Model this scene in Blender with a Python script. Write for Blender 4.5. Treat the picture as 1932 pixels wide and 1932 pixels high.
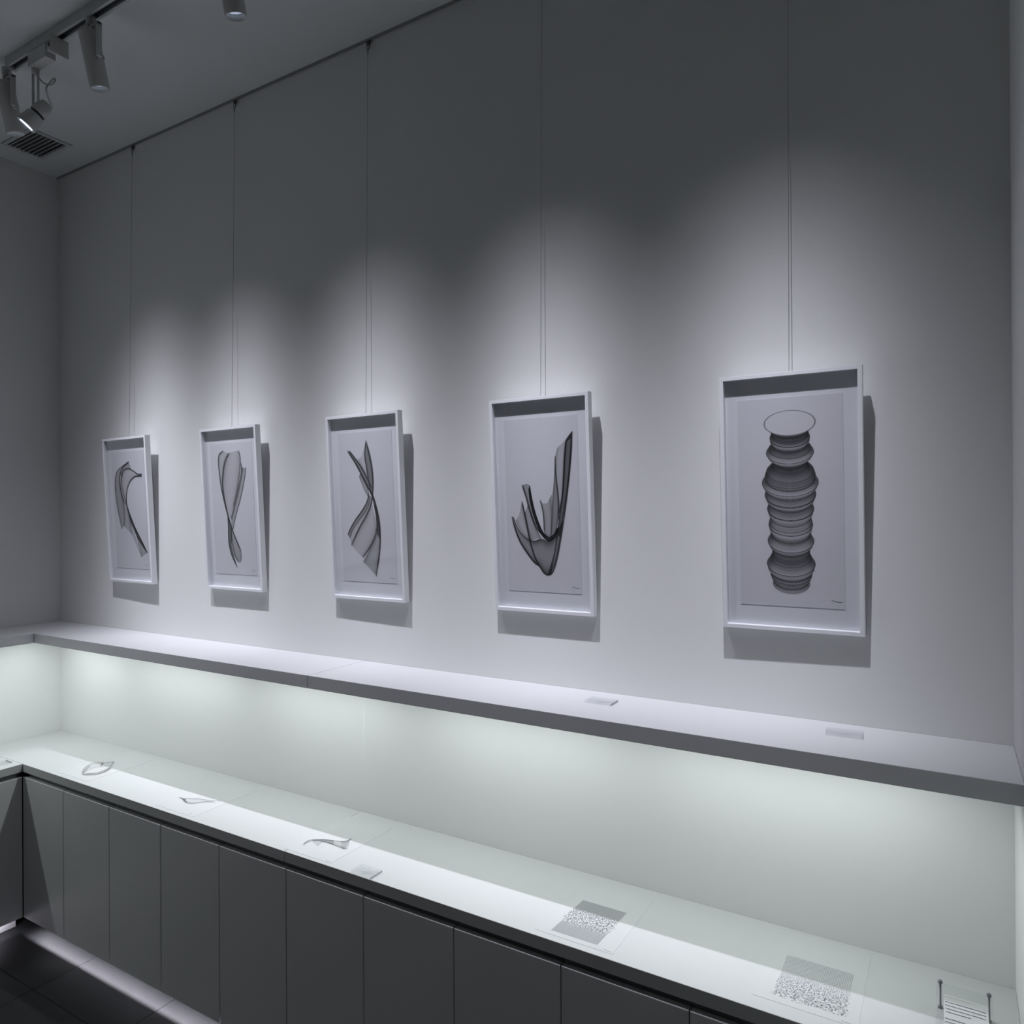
import bpy, bmesh, math, json, random
import numpy as np
from mathutils import Vector, Matrix, Euler

for o in list(bpy.data.objects): bpy.data.objects.remove(o, do_unlink=True)
S = bpy.context.scene
COL = S.collection
random.seed(7); RNG = np.random.default_rng(7)

# ------------------------------------------------------------------ camera
YAW, PITCH, ROLL, FPX = 0.53938, 0.001345, -0.005639, 1378.9
CAM = Vector((3.7341, -1.93, 1.7457))
cd = bpy.data.cameras.new('camera'); cam = bpy.data.objects.new('camera', cd); COL.objects.link(cam)
fw = Vector((-math.sin(YAW)*math.cos(PITCH), math.cos(YAW)*math.cos(PITCH), math.sin(PITCH)))
rt = Vector((math.cos(YAW), math.sin(YAW), 0)); up = rt.cross(fw)
r2 = math.cos(ROLL)*rt + math.sin(ROLL)*up; u2 = -math.sin(ROLL)*rt + math.cos(ROLL)*up
cam.matrix_world = Matrix.Translation(CAM) @ Matrix((r2, u2, -fw)).transposed().to_4x4()
cd.sensor_fit = 'HORIZONTAL'; cd.sensor_width = 36.0; cd.lens = FPX/1932*36.0
cd.clip_start = 0.02; cd.clip_end = 60
S.camera = cam

# ------------------------------------------------------------------ world and exposure
w = bpy.data.worlds.new('world'); S.world = w; w.use_nodes = True
w.node_tree.nodes['Background'].inputs[0].default_value = (0.02, 0.024, 0.028, 1)
w.node_tree.nodes['Background'].inputs[1].default_value = 0.0
S.view_settings.view_transform = 'Standard'; S.view_settings.look = 'None'
S.view_settings.gamma = 1.0; S.view_settings.use_curve_mapping = False
S.view_settings.exposure = 0.0

# light levels (watts) and colours, used where each lamp is built
SPOT_W, SPOT_C = 52.0, (0.90, 0.895, 1.0)
TUBE_W, TUBE_C = 1.36, (0.93, 1.0, 0.985)
KICK_W, KICK_C = 3.2, (0.93, 0.88, 1.0)
WASH_W = 52.0

# room dimensions (metres); x along the picture wall, y towards the room is negative
H = 3.396; L = 3.8525
ZS, TS, DS, DSL = 1.2311, 0.0415, 0.2646, 0.3005      # shelf
ZC, TE, GR, DC, DCL = 0.70, 0.0324, 0.0216, 0.3489, 0.3776   # counter
ZD = 0.055; CW = 0.318; CW0 = 0.3141                  # door bottom, cabinet widths
YT = -0.59                                            # lighting track
YEND = -4.4; XEND = 5.6

TUBES_X = [.34, 1.00, 1.80, 2.60, 3.38]
KICK_T = 28
SPOT_TILT = math.radians(16.3); SPOT_SIZE = 76; PROF = (2.8, 12.6, .28, 34)
LENS = Vector((.957, -.602, 3.118)); LENSDIR = Vector((-.370, -.480, -.795)); TOPB = Vector((.990, -.585, 3.316))
ART = json.loads(r"""{"one":{"s":[[[[[0.0098,0.5324],[-0.0461,0.5129],[-0.0853,0.492],[-0.1042,0.4567],[-0.1082,0.3991],[-0.0994,0.3317],[-0.0859,0.2787],[-0.0734,0.2332]],[[0.0121,0.5309],[-0.0366,0.5078],[-0.0574,0.4839],[-0.0653,0.446],[-0.059,0.3982],[-0.0457,0.3455],[-0.0436,0.2978],[-0.0533,0.2501]]],0.55],[[[[-0.049,0.4836],[-0.0628,0.4459],[-0.0573,0.3981],[-0.0457,0.3455],[-0.0419,0.2978],[-0.0533,0.2501]],[[-0.0448,0.4834],[-0.0552,0.4457],[-0.0447,0.3979],[-0.0252,0.3405],[-0.0088,0.2787],[0.0039,0.2124]]],0.4],[[[[-0.0448,0.4834],[-0.0552,0.4457],[-0.0447,0.3979],[-0.0252,0.3405],[-0.0088,0.2787],[0.0039,0.2124]],[[-0.0406,0.4833],[-0.0531,0.4409],[-0.0382,0.3787],[-0.0203,0.331],[0.0116,0.2503],[0.0418,0.1798],[0.0695,0.1121]]],0.3],[[[[-0.0056,0.501],[-0.038,0.4927],[-0.0504,0.4694],[-0.0511,0.4361],[-0.0394,0.393],[-0.0239,0.3548]],[[0.0426,0.4899],[0.0127,0.4768],[-0.0101,0.4539],[-0.0212,0.4259],[-0.0256,0.3975],[-0.0208,0.369]],[[0.0973,0.4703],[0.0565,0.4651],[0.0182,0.4484],[-0.0096,0.4161],[-0.022,0.3737],[-0.0206,0.3452]]],0.28],[[[[0.0098,0.5324],[-0.012,0.5201],[-0.0369,0.5045],[-0.0561,0.4791]],[[0.0286,0.4974],[0.0068,0.5005],[-0.0292,0.4971],[-0.0533,0.4742]]],0.45],[[[[-0.0194,0.3405],[0.0024,0.2835],[0.0336,0.2221],[0.0695,0.1121]],[[-0.0194,0.3405],[0.0029,0.2882],[0.0422,0.2269],[0.0854,0.1711],[0.114,0.1343]]],0.45],[[[[-0.0194,0.3405],[-0.0021,0.2787],[0.0295,0.2221],[0.0693,0.1708],[0.1139,0.1334]],[[-0.0194,0.3405],[0.0056,0.2906],[0.0426,0.2316],[0.0859,0.1758],[0.1141,0.1352]]],1.3]],"l":[[[[0.0098,0.5324],[-0.0364,0.5092],[-0.0574,0.4839],[-0.067,0.446],[-0.0598,0.3982],[-0.0373,0.3454]],7,1.0],[[[-0.0492,0.4646],[-0.0328,0.4949],[0.0027,0.5016],[0.0426,0.4899],[0.0814,0.4722],[0.1012,0.4693]],5,1.4],[[[0.1008,0.4647],[0.0566,0.4656],[0.0182,0.4484],[-0.0096,0.4161],[-0.022,0.3737],[-0.0199,0.3357],[0.0024,0.2835],[0.0422,0.2269],[0.0854,0.1711],[0.114,0.1343]],6,1.5],[[[-0.0499,0.4741],[-0.0553,0.4362],[-0.0415,0.3883],[-0.0211,0.3405],[-0.0074,0.293],[0.0071,0.2456]],5,0.8],[[[0.0098,0.5324],[-0.0462,0.512],[-0.0853,0.492],[-0.1025,0.4566],[-0.1082,0.3991]],4,0.6],[[[0.0816,0.4736],[0.1017,0.4748],[0.1008,0.4647]],6,0.8]]},"two":{"s":[[[[[-0.0462,0.549],[-0.0701,0.534],[-0.0762,0.5046],[-0.0735,0.4619],[-0.0683,0.4107],[-0.0542,0.3551],[-0.0389,0.2997],[-0.026,0.2573]],[[-0.0111,0.5376],[-0.0307,0.5154],[-0.0445,0.4864],[-0.0534,0.4528],[-0.0573,0.419],[-0.0504,0.3636],[-0.0369,0.3019],[-0.0241,0.2573]]],0.35],[[[[-0.0084,0.5396],[-0.0269,0.5152],[-0.0419,0.4863],[-0.0521,0.4528],[-0.0573,0.419],[-0.0504,0.3636],[-0.0356,0.3019],[-0.0228,0.2573]],[[0.0173,0.5442],[0.0081,0.5054],[-0.006,0.4429],[-0.0173,0.3757],[-0.0248,0.3166],[-0.0241,0.2743],[-0.0228,0.2573]],[[0.0476,0.5461],[0.0542,0.5159],[0.0499,0.4745],[0.037,0.4249],[0.0211,0.3793],[0.0019,0.3333],[-0.0171,0.2912],[-0.0228,0.2573]]],0.3],[[[[0.0568,0.5013],[0.0543,0.4661],[0.0414,0.4248],[0.0242,0.3792],[0.0051,0.3333],[-0.0168,0.287]],[[0.0657,0.4773],[0.0612,0.4575],[0.0455,0.4122],[0.0265,0.3666],[0.0077,0.3248],[-0.0139,0.2743]]],1.1],[[[[0.0657,0.4773],[0.0612,0.4575],[0.0455,0.4122],[0.0265,0.3666],[0.0077,0.3248],[-0.0113,0.2827],[-0.0183,0.2488]],[[0.0844,0.4795],[0.0755,0.4405],[0.0598,0.3952],[0.041,0.3496],[0.0203,0.3079],[0.0037,0.27],[-0.0083,0.2362]]],0.5],[[[[-0.0364,0.2912],[-0.0356,0.2487],[-0.0372,0.2104],[-0.0352,0.1764],[-0.0222,0.1341],[0.0064,0.0882]],[[-0.0225,0.2615],[-0.0167,0.2361],[-0.0191,0.2022],[-0.0213,0.1724],[-0.0094,0.1344],[0.0064,0.0882]]],1.2],[[[[-0.0183,0.2488],[-0.0166,0.2192],[-0.0162,0.1895],[-0.0113,0.1513],[0.0009,0.1262],[0.0143,0.1105]],[[-0.018,0.2531],[-0.0032,0.2193],[0.0137,0.1899],[0.0321,0.1565],[0.035,0.1271],[0.0254,0.107]]],0.5]],"l":[[[[-0.0111,0.5376],[-0.0307,0.5154],[-0.0445,0.4864],[-0.0534,0.4528],[-0.0585,0.419],[-0.0533,0.3679],[-0.036,0.2955]],9,1.1],[[[-0.0462,0.549],[-0.0701,0.534],[-0.0762,0.5046],[-0.0735,0.4619],[-0.0666,0.4064],[-0.0516,0.3466],[-0.0331,0.2912],[-0.0115,0.2362],[0.0108,0.1941],[0.0332,0.1544]],6,1.4],[[[0.0476,0.5461],[0.0542,0.5159],[0.0499,0.4745],[0.037,0.4249],[0.0211,0.3793],[-0.0019,0.3249]],6,0.7],[[[0.0844,0.4795],[0.0755,0.4405],[0.0598,0.3952],[0.041,0.3496],[0.0203,0.3079],[0.0037,0.27],[-0.0083,0.2362]],4,0.9],[[[-0.0183,0.2488],[-0.0185,0.2107],[-0.0162,0.1725],[-0.003,0.1346],[0.0143,0.1105]],5,0.8],[[[-0.0364,0.2912],[-0.0356,0.2487],[-0.0372,0.2104],[-0.0352,0.1764],[-0.0222,0.1341],[0.0064,0.0882]],5,1.2]]},"three":{"s":[[[[[-0.0789,0.5145],[-0.0506,0.4789],[-0.031,0.4482],[-0.0098,0.4177],[0.0084,0.3875],[0.0237,0.3576]],[[-0.0706,0.5162],[-0.0459,0.4907],[-0.028,0.4716],[-0.0099,0.4475],[0.0081,0.413],[0.0273,0.3618]]],0.9],[[[[-0.0341,0.4855],[-0.0186,0.4648],[-0.0028,0.4409],[0.009,0.4193]],[[-0.0152,0.4953],[-0.0068,0.4728],[0.0032,0.447],[0.0101,0.4193]],[[0.0075,0.5466],[0.0014,0.4979],[0.0064,0.4554],[0.0107,0.4193]]],0.22],[[[[0.0075,0.5474],[-0.0007,0.5001],[0.0026,0.4682],[0.0092,0.4341],[0.0136,0.4001],[0.0185,0.3661]],[[0.0075,0.5474],[0.0193,0.5055],[0.0283,0.463],[0.0324,0.4249],[0.0322,0.3912],[0.0293,0.3575]]],0.9],[[[[-0.0266,0.4353],[-0.029,0.4226],[-0.0193,0.401],[-0.0065,0.3751],[0.0051,0.3579]],[[-0.0248,0.4352],[-0.0127,0.4178],[0.0006,0.4005],[0.0105,0.3748],[0.0124,0.3578]]],0.45],[[[[0.0098,0.3621],[-0.0,0.3367],[-0.0245,0.3071],[-0.055,0.2771],[-0.0801,0.2467],[-0.0943,0.224]],[[0.0181,0.3577],[0.0122,0.3323],[-0.0076,0.3027],[-0.0348,0.2771],[-0.0654,0.2468],[-0.0861,0.2128]]],0.8],[[[[0.0192,0.3577],[0.0122,0.3323],[-0.0064,0.3027],[-0.033,0.2771],[-0.0654,0.2468],[-0.0861,0.2128]],[[0.0235,0.3534],[0.0185,0.3238],[0.0003,0.2899],[-0.0242,0.26],[-0.055,0.2253],[-0.0787,0.1881]]],0.3],[[[[0.023,0.3449],[0.0171,0.3195],[-0.0028,0.2856],[-0.0273,0.2557],[-0.0581,0.221],[-0.0787,0.1881]],[[0.0237,0.3364],[0.0203,0.2941],[0.0067,0.2515],[-0.0177,0.2214],[-0.0395,0.191],[-0.0543,0.1648]],[[0.0234,0.3322],[0.0329,0.2898],[0.0404,0.2517],[0.0332,0.222],[0.0086,0.1833],[-0.0277,0.1452]]],0.28],[[[[0.0354,0.3152],[0.0433,0.2855],[0.0435,0.2475],[0.0341,0.2178],[0.0085,0.1812],[-0.0273,0.131]],[[0.0366,0.3363],[0.0491,0.2898],[0.0513,0.2476],[0.0465,0.2095],[0.0303,0.1667],[0.0045,0.1062]],[[0.0366,0.3363],[0.0519,0.2897],[0.0563,0.2476],[0.0539,0.2011],[0.0462,0.1501],[0.0309,0.0837]]],0.5],[[[[0.019,0.3746],[0.0307,0.3321],[0.0382,0.294],[0.0406,0.256],[0.0415,0.2306]],[[0.0306,0.3617],[0.044,0.3193],[0.052,0.2813],[0.0548,0.2391],[0.0541,0.2053]]],1.1]],"l":[[[[-0.0788,0.5162],[-0.0521,0.4832],[-0.0308,0.4525],[-0.0098,0.4177],[0.0084,0.3875],[0.0293,0.3575],[0.0438,0.3151],[0.0536,0.2687],[0.055,0.2223],[0.0499,0.1672],[0.0309,0.0837]],8,1.3],[[[-0.0706,0.5166],[-0.0459,0.4907],[-0.028,0.4716],[-0.0099,0.4475],[0.0083,0.4172],[0.0251,0.3829]],6,1.2],[[[0.0075,0.5474],[0.0204,0.5055],[0.0294,0.463],[0.0329,0.4249],[0.0322,0.3912],[0.0265,0.3575],[0.0162,0.3238],[-0.0085,0.2856],[-0.0362,0.2513],[-0.0787,0.1881]],8,1.0],[[[0.0402,0.2475],[0.0332,0.222],[0.0088,0.1855],[-0.0277,0.1447]],9,0.8],[[[0.0075,0.5466],[-0.0002,0.5001],[0.0044,0.4597],[0.0102,0.4214]],5,0.9],[[[0.0118,0.3663],[-0.0,0.3367],[-0.0245,0.3071],[-0.055,0.2771],[-0.0801,0.2467],[-0.0943,0.224]],6,1.0],[[[0.0361,0.3278],[0.0424,0.2898],[0.0435,0.2475]],6,0.8]]},"four":{"s":[[[[[0.0846,0.5045],[0.0786,0.4615],[0.0744,0.4037],[0.068,0.3499],[0.0566,0.2874],[0.0473,0.2455]],[[0.1056,0.5307],[0.1004,0.4687],[0.0914,0.4032],[0.079,0.3331],[0.0654,0.2707],[0.0546,0.2246]]],1.3],[[[[0.0857,0.5106],[0.0943,0.5212],[0.1047,0.5316]],[[0.0845,0.5032],[0.0958,0.51],[0.1042,0.5157]]],0.5],[[[[0.0561,0.4865],[0.0493,0.4628],[0.0471,0.4254],[0.0512,0.3794],[0.0547,0.3292],[0.0526,0.2791]],[[0.0705,0.4982],[0.0641,0.4455],[0.0613,0.3875],[0.0597,0.3375],[0.0548,0.2749]],[[0.0857,0.5106],[0.0786,0.4615],[0.0735,0.4037],[0.068,0.3499],[0.0583,0.2958],[0.0533,0.2707]]],0.35],[[[[0.0479,0.4628],[0.0446,0.4213],[0.0392,0.3713],[0.0328,0.3211],[0.0304,0.2791],[0.0263,0.2263]],[[0.0488,0.4628],[0.0497,0.4044],[0.0532,0.3543],[0.056,0.3125],[0.052,0.2749],[0.0424,0.2413]]],0.75],[[[[-0.0059,0.3351],[0.0012,0.3045],[0.004,0.2749],[0.0043,0.2409],[0.012,0.2274]],[[0.0019,0.3244],[0.012,0.296],[0.0157,0.2664],[0.0157,0.2368],[0.0168,0.2262]],[[0.0178,0.3263],[0.0215,0.2959],[0.0229,0.2664],[0.0219,0.2369],[0.0215,0.2242]],[[0.0328,0.3505],[0.0318,0.3211],[0.0304,0.2791],[0.0284,0.2454],[0.0253,0.2263]]],0.45],[[[[-0.0394,0.3782],[-0.0346,0.3474],[-0.0262,0.309],[-0.0152,0.2748],[0.0005,0.2409],[0.0191,0.2258],[0.0361,0.2349],[0.0485,0.2539]],[[-0.0446,0.3689],[-0.0422,0.339],[-0.0338,0.3005],[-0.0205,0.2621],[-0.0024,0.2281],[0.0187,0.2127],[0.039,0.2236],[0.054,0.2497]]],2.2],[[[[-0.0664,0.3801],[-0.0565,0.3521],[-0.0476,0.3262],[-0.0402,0.3005],[-0.0277,0.2663],[-0.0047,0.2302]],[[-0.0504,0.3853],[-0.0442,0.3518],[-0.0379,0.3219],[-0.0292,0.2919],[-0.0158,0.2578],[0.0001,0.2303]],[[-0.0394,0.3782],[-0.0364,0.3517],[-0.0299,0.3132],[-0.0185,0.2791],[-0.0032,0.2451],[0.0095,0.224]]],0.6],[[[[-0.1049,0.2844],[-0.0952,0.2488],[-0.079,0.2099],[-0.0554,0.1758],[-0.0318,0.1485],[-0.0151,0.1383],[-0.0013,0.1195],[0.0129,0.1128],[0.026,0.1193]],[[-0.1003,0.2857],[-0.0897,0.2597],[-0.0731,0.236],[-0.0514,0.219],[-0.0295,0.2137],[-0.0051,0.2196],[0.0187,0.2127],[0.039,0.2236],[0.0538,0.2455]]],0.75],[[[[-0.0927,0.2748],[-0.0825,0.2532],[-0.0658,0.2317],[-0.047,0.2177]],[[-0.0811,0.2899],[-0.0732,0.2619],[-0.0592,0.2361],[-0.047,0.219]],[[-0.0687,0.3308],[-0.062,0.2963],[-0.0548,0.2619],[-0.0465,0.219]]],0.3],[[[[-0.0599,0.2985],[-0.056,0.2705],[-0.0483,0.2362],[-0.0432,0.2148]],[[-0.0477,0.3241],[-0.0343,0.2877],[-0.0233,0.2535],[-0.005,0.2209]]],0.45],[[[[0.0473,0.2455],[0.0424,0.2118],[0.034,0.1737],[0.022,0.1395],[0.0129,0.1128]],[[0.0679,0.2749],[0.0595,0.233],[0.0486,0.1867],[0.0343,0.1399],[0.0153,0.1129]]],0.9]],"l":[[[[-0.1004,0.2844],[-0.0898,0.2588],[-0.0731,0.2351],[-0.0514,0.2185],[-0.0281,0.2129],[-0.0051,0.2196]],6,0.28],[[[0.0188,0.2157],[0.0358,0.2265],[0.0481,0.2434]],6,0.5],[[[-0.0687,0.3308],[-0.061,0.2963],[-0.0535,0.2576],[-0.0443,0.2105],[-0.0311,0.1678],[-0.0152,0.1374]],7,1.1],[[[-0.0664,0.3801],[-0.0543,0.3456],[-0.0456,0.3134],[-0.0323,0.2748],[-0.0163,0.245],[0.0095,0.224]],6,1.0],[[[-0.1049,0.2844],[-0.0952,0.2488],[-0.079,0.2099],[-0.0554,0.1758],[-0.0318,0.1485],[-0.0151,0.1383],[-0.0013,0.1195],[0.0129,0.1128],[0.0275,0.1206],[0.0429,0.1571],[0.0592,0.2246],[0.0759,0.3082],[0.0903,0.3949],[0.1007,0.4769],[0.1051,0.5308]],7,1.2],[[[-0.0059,0.3351],[0.0012,0.3045],[0.004,0.2749],[0.0044,0.2431]],5,0.8],[[[0.0479,0.4628],[0.0481,0.4128],[0.053,0.3627],[0.0558,0.3209],[0.0531,0.2791]],5,0.8],[[[0.0846,0.5065],[0.0786,0.4615],[0.0735,0.4037],[0.068,0.3499],[0.0569,0.2958]],6,1.0]]},"ring":{"s":[[[[[0.6912,-0.2701],[0.655,-0.2408],[0.6334,-0.2051],[0.6382,-0.1837],[0.6612,-0.1716]],[[0.7278,-0.2923],[0.7019,-0.2584],[0.6937,-0.232],[0.6982,-0.2159],[0.7041,-0.2045]]],0.22],[[[[0.6662,-0.1745],[0.6757,-0.1597],[0.6875,-0.1411]],[[0.7067,-0.2053],[0.7197,-0.1922],[0.7371,-0.1821]]],0.18],[[[[0.7306,-0.2939],[0.7547,-0.2843],[0.7785,-0.263],[0.7794,-0.2334],[0.7537,-0.1884]],[[0.7258,-0.2903],[0.7337,-0.275],[0.7596,-0.2557],[0.7593,-0.2253],[0.7425,-0.1881]]],0.8]],"l":[[[[0.7278,-0.2923],[0.6823,-0.2642],[0.6494,-0.2327],[0.6334,-0.2051],[0.6382,-0.1837],[0.6601,-0.171],[0.7041,-0.2045]],7,0.45],[[[0.6933,-0.196],[0.6662,-0.1745],[0.6757,-0.1597],[0.6875,-0.1411],[0.741,-0.1855]],7,0.5],[[[0.7197,-0.2863],[0.6724,-0.242],[0.6513,-0.2202]],6,0.5],[[[0.7306,-0.2939],[0.7547,-0.2843],[0.7785,-0.263],[0.7794,-0.2334],[0.7543,-0.1881]],8,0.6],[[[0.7425,-0.1881],[0.7555,-0.2231],[0.7539,-0.2524],[0.7337,-0.275]],5,0.6]]},"leaf":{"s":[[[[[1.2862,-0.2448],[1.3059,-0.2433],[1.3311,-0.2305],[1.3641,-0.2131],[1.4039,-0.2078],[1.4275,-0.1995]],[[1.3069,-0.2507],[1.3395,-0.2584],[1.3602,-0.2612],[1.383,-0.2506],[1.4016,-0.2268],[1.4348,-0.2067]]],0.22],[[[[1.3033,-0.2465],[1.3157,-0.2501],[1.349,-0.2616]],[[1.3166,-0.2406],[1.3291,-0.2494],[1.3563,-0.2618]]],0.5]],"l":[[[[1.2827,-0.244],[1.3061,-0.2467],[1.3382,-0.2591],[1.3602,-0.2612],[1.3811,-0.2526],[1.4003,-0.2258],[1.4355,-0.2072]],8,0.7],[[[1.3047,-0.2458],[1.3324,-0.2315],[1.3748,-0.2141],[1.4039,-0.2078],[1.4432,-0.1904]],5,0.5],[[[1.3071,-0.2407],[1.3336,-0.2254],[1.3599,-0.2066]],3,0.3]]},"wave":{"s":[[[[[1.9751,-0.2872],[1.9681,-0.2671],[1.9733,-0.2511],[1.9913,-0.2365],[2.013,-0.2255],[2.0377,-0.2177],[2.0613,-0.2089],[2.0737,-0.1996],[2.077,-0.1784]],[[1.9772,-0.2891],[1.9762,-0.2685],[1.9833,-0.2543],[2.0091,-0.2433],[2.0319,-0.2401],[2.0596,-0.24],[2.0894,-0.2424],[2.1074,-0.2436],[2.0849,-0.1992]]],0.55],[[[[1.9733,-0.2511],[1.9913,-0.2365],[2.013,-0.2255],[2.0377,-0.2177]],[[1.9833,-0.2543],[2.0091,-0.2433],[2.0319,-0.2401],[2.0596,-0.24]]],0.6],[[[[2.0613,-0.2089],[2.0723,-0.2004],[2.0797,-0.1921]],[[2.0885,-0.237],[2.0937,-0.2261],[2.096,-0.2108]],[[2.0933,-0.242],[2.1081,-0.2444],[2.114,-0.2401]]],0.25],[[[[1.9841,-0.255],[1.9955,-0.2512],[2.0118,-0.2437]],[[1.9859,-0.2568],[2.0195,-0.2693],[2.0129,-0.2459]]],0.25]],"l":[[[[1.9756,-0.2877],[1.9681,-0.2671],[1.9728,-0.2505],[1.9918,-0.237],[2.0135,-0.2261],[2.0382,-0.2182]],12,0.5],[[[2.0091,-0.2433],[2.0319,-0.2401],[2.0604,-0.2407],[2.0894,-0.2424],[2.1074,-0.2436],[2.114,-0.2401]],9,0.7],[[[2.077,-0.1784],[2.0782,-0.1909],[2.0749,-0.2009]],9,0.6],[[[2.0831,-0.1962],[2.099,-0.2151],[2.114,-0.2401]],5,0.4]]},"five":[[0.0006,0.5154,0.0592,0.0305],[0.001,0.4981,0.0407,0.0211],[0.0009,0.488,0.043,0.0224],[0.0009,0.4799,0.0457,0.0239],[0.0009,0.4718,0.045,0.0236],[0.001,0.4617,0.0396,0.0208],[0.0007,0.4536,0.0481,0.0253],[0.0005,0.4443,0.055,0.0291],[0.0006,0.4354,0.0508,0.0269],[0.0009,0.4253,0.0401,0.0213],[0.0009,0.4184,0.0374,0.0199],[0.0008,0.4103,0.0432,0.0231],[0.0004,0.3989,0.0539,0.029],[0.0003,0.3868,0.0583,0.0315],[0.0002,0.3778,0.0582,0.0315],[-0.0001,0.3705,0.0655,0.0356],[0.0001,0.3624,0.0628,0.0343],[0.0003,0.3534,0.054,0.0295],[0.0001,0.34,0.059,0.0324],[0.0001,0.3298,0.0559,0.0309],[0.0003,0.3205,0.0494,0.0273],[0.0002,0.3054,0.0537,0.0298],[0.0002,0.2952,0.0518,0.0289],[0.0003,0.285,0.0471,0.0264],[0.0002,0.2748,0.0487,0.0274],[0.0001,0.2646,0.0507,0.0286],[0.0001,0.2556,0.0495,0.028],[0.0003,0.2462,0.0457,0.0259],[0.0002,0.2368,0.0472,0.0269],[-0.0001,0.2257,0.0538,0.0308],[0.0,0.2163,0.0503,0.0289],[0.0001,0.2082,0.0433,0.0249],[0.0002,0.1991,0.043,0.0248],[0.0001,0.1889,0.0438,0.0253],[-0.0001,0.1786,0.0496,0.0289],[-0.0003,0.1683,0.0558,0.0325],[-0.0003,0.158,0.0539,0.0315],[-0.0001,0.1491,0.0473,0.0278],[-0.0001,0.1417,0.0477,0.0281],[-0.0001,0.1335,0.045,0.0266],[0.0,0.126,0.0403,0.0239],[-0.0001,0.1186,0.0427,0.0253]]}""")

# ------------------------------------------------------------------ materials
def mat(name, col, rough=0.6, metal=0.0, spec=0.5, emit=None, estr=0.0):
    m = bpy.data.materials.new(name); m.use_nodes = True
    b = m.node_tree.nodes['Principled BSDF']
    b.inputs['Base Color'].default_value = (*col, 1); b.inputs['Roughness'].default_value = rough
    b.inputs['Metallic'].default_value = metal; b.inputs['Specular IOR Level'].default_value = spec
    if emit:
        b.inputs['Emission Color'].default_value = (*emit, 1); b.inputs['Emission Strength'].default_value = estr
    return m
def noisy(m, scale, amt, bump=0.0, bscale=None):
    nt = m.node_tree; b = nt.nodes['Principled BSDF']; col = b.inputs['Base Color'].default_value[:3]
    tc = nt.nodes.new('ShaderNodeTexCoord'); n = nt.nodes.new('ShaderNodeTexNoise')
    n.inputs['Scale'].default_value = scale; n.inputs['Detail'].default_value = 5
    nt.links.new(tc.outputs['Object'], n.inputs['Vector'])
    r = nt.nodes.new('ShaderNodeValToRGB'); r.color_ramp.elements[0].position = .3; r.color_ramp.elements[1].position = .7
    r.color_ramp.elements[0].color = (*[c*(1-amt) for c in col], 1); r.color_ramp.elements[1].color = (*[min(1, c*(1+amt)) for c in col], 1)
    nt.links.new(n.outputs['Fac'], r.inputs['Fac']); nt.links.new(r.outputs['Color'], b.inputs['Base Color'])
    if bump:
        n2 = nt.nodes.new('ShaderNodeTexNoise'); n2.inputs['Scale'].default_value = bscale or scale*10
        nt.links.new(tc.outputs['Object'], n2.inputs['Vector'])
        bp = nt.nodes.new('ShaderNodeBump'); bp.inputs['Strength'].default_value = bump; bp.inputs['Distance'].default_value = 0.001
        nt.links.new(n2.outputs['Fac'], bp.inputs['Height']); nt.links.new(bp.outputs['Normal'], b.inputs['Normal'])
    return m
M = {}
M['wall'] = noisy(mat('wall_paint', (.77, .78, .775), .85, spec=.2), 1.3, .012, .15, 350)
M['ceiling'] = noisy(mat('ceiling_paint', (.64, .665, .655), .9, spec=.2), 1.1, .015, .1, 300)
M['shelf'] = noisy(mat('white_lacquer', (.61, .62, .63), .38, spec=.4), 2.0, .008)
M['dark_wall'] = mat('low_bounce_grey', (.07, .072, .072), .8)  # unseen front and end walls, darkened to cut light bounced back into the room
M['counter'] = noisy(mat('counter_lacquer', (.575, .585, .59), .38, spec=.4), 2.0, .008)
M['door'] = noisy(mat('cabinet_lacquer', (.51, .522, .515), .42, spec=.4), 1.5, .02)
M['body'] = mat('cabinet_carcass', (.16, .165, .165), .7)
M['plinth'] = mat('plinth_white', (.55, .55, .56), .5)
M['frame'] = noisy(mat('frame_white', (.84, .85, .88), .45, spec=.35), 6, .01)
M['backing'] = noisy(mat('mount_board', (.78, .79, .83), .9, spec=.1), 5, .01)
M['paper'] = noisy(mat('art_paper', (.70, .70, .745), .9, spec=.1), 8, .01)
M['cpaper'] = noisy(mat('print_paper', (.58, .59, .595), .6, spec=.3), 8, .006)
M['inkline'] = mat('pencil_grey', (.07, .07, .08), .8)
M['greyline'] = mat('print_grey', (.30, .315, .335), .8)
M['paleline'] = mat('pale_print', (.52, .54, .56), .8)
M['lamp'] = noisy(mat('lamp_white', (.50, .51, .50), .5, spec=.3), 9, .01)
M['lampdark'] = mat('lamp_dark', (.03, .032, .034), .5)
M['track'] = mat('track_white', (.48, .50, .50), .5)
M['slot'] = mat('track_slot_black', (.006, .007, .008), .5)
M['steel'] = mat('steel', (.45, .46, .47), .3, metal=1)
M['darksteel'] = mat('dark_steel', (.10, .105, .11), .45, metal=.7)
M['pin'] = mat('pin_metal', (.20, .21, .22), .35, metal=.6)
M['rail'] = mat('rail_grey', (.30, .31, .31), .5)
M['wire'] = mat('wire_grey', (.34, .35, .36), .5)
M['vent'] = mat('vent_white', (.52, .54, .54), .6)
M['ventdark'] = mat('vent_dark', (.15, .16, .16), .8)
M['glow'] = mat('lamp_glow', (.9, .9, .9), .5, emit=(.62, .74, 1.0), estr=.42)
M['hotglow'] = mat('lens_glow', (.9, .9, .9), .5, emit=(.82, .9, 1.0), estr=3.0)
M['lens'] = mat('lens_blue', (.25, .30, .40), .15, emit=(.35, .45, .7), estr=.12)
M['tube'] = mat('tube_glow', (.9, .9, .9), .5, emit=(.9, 1, .97), estr=1.0)
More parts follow.
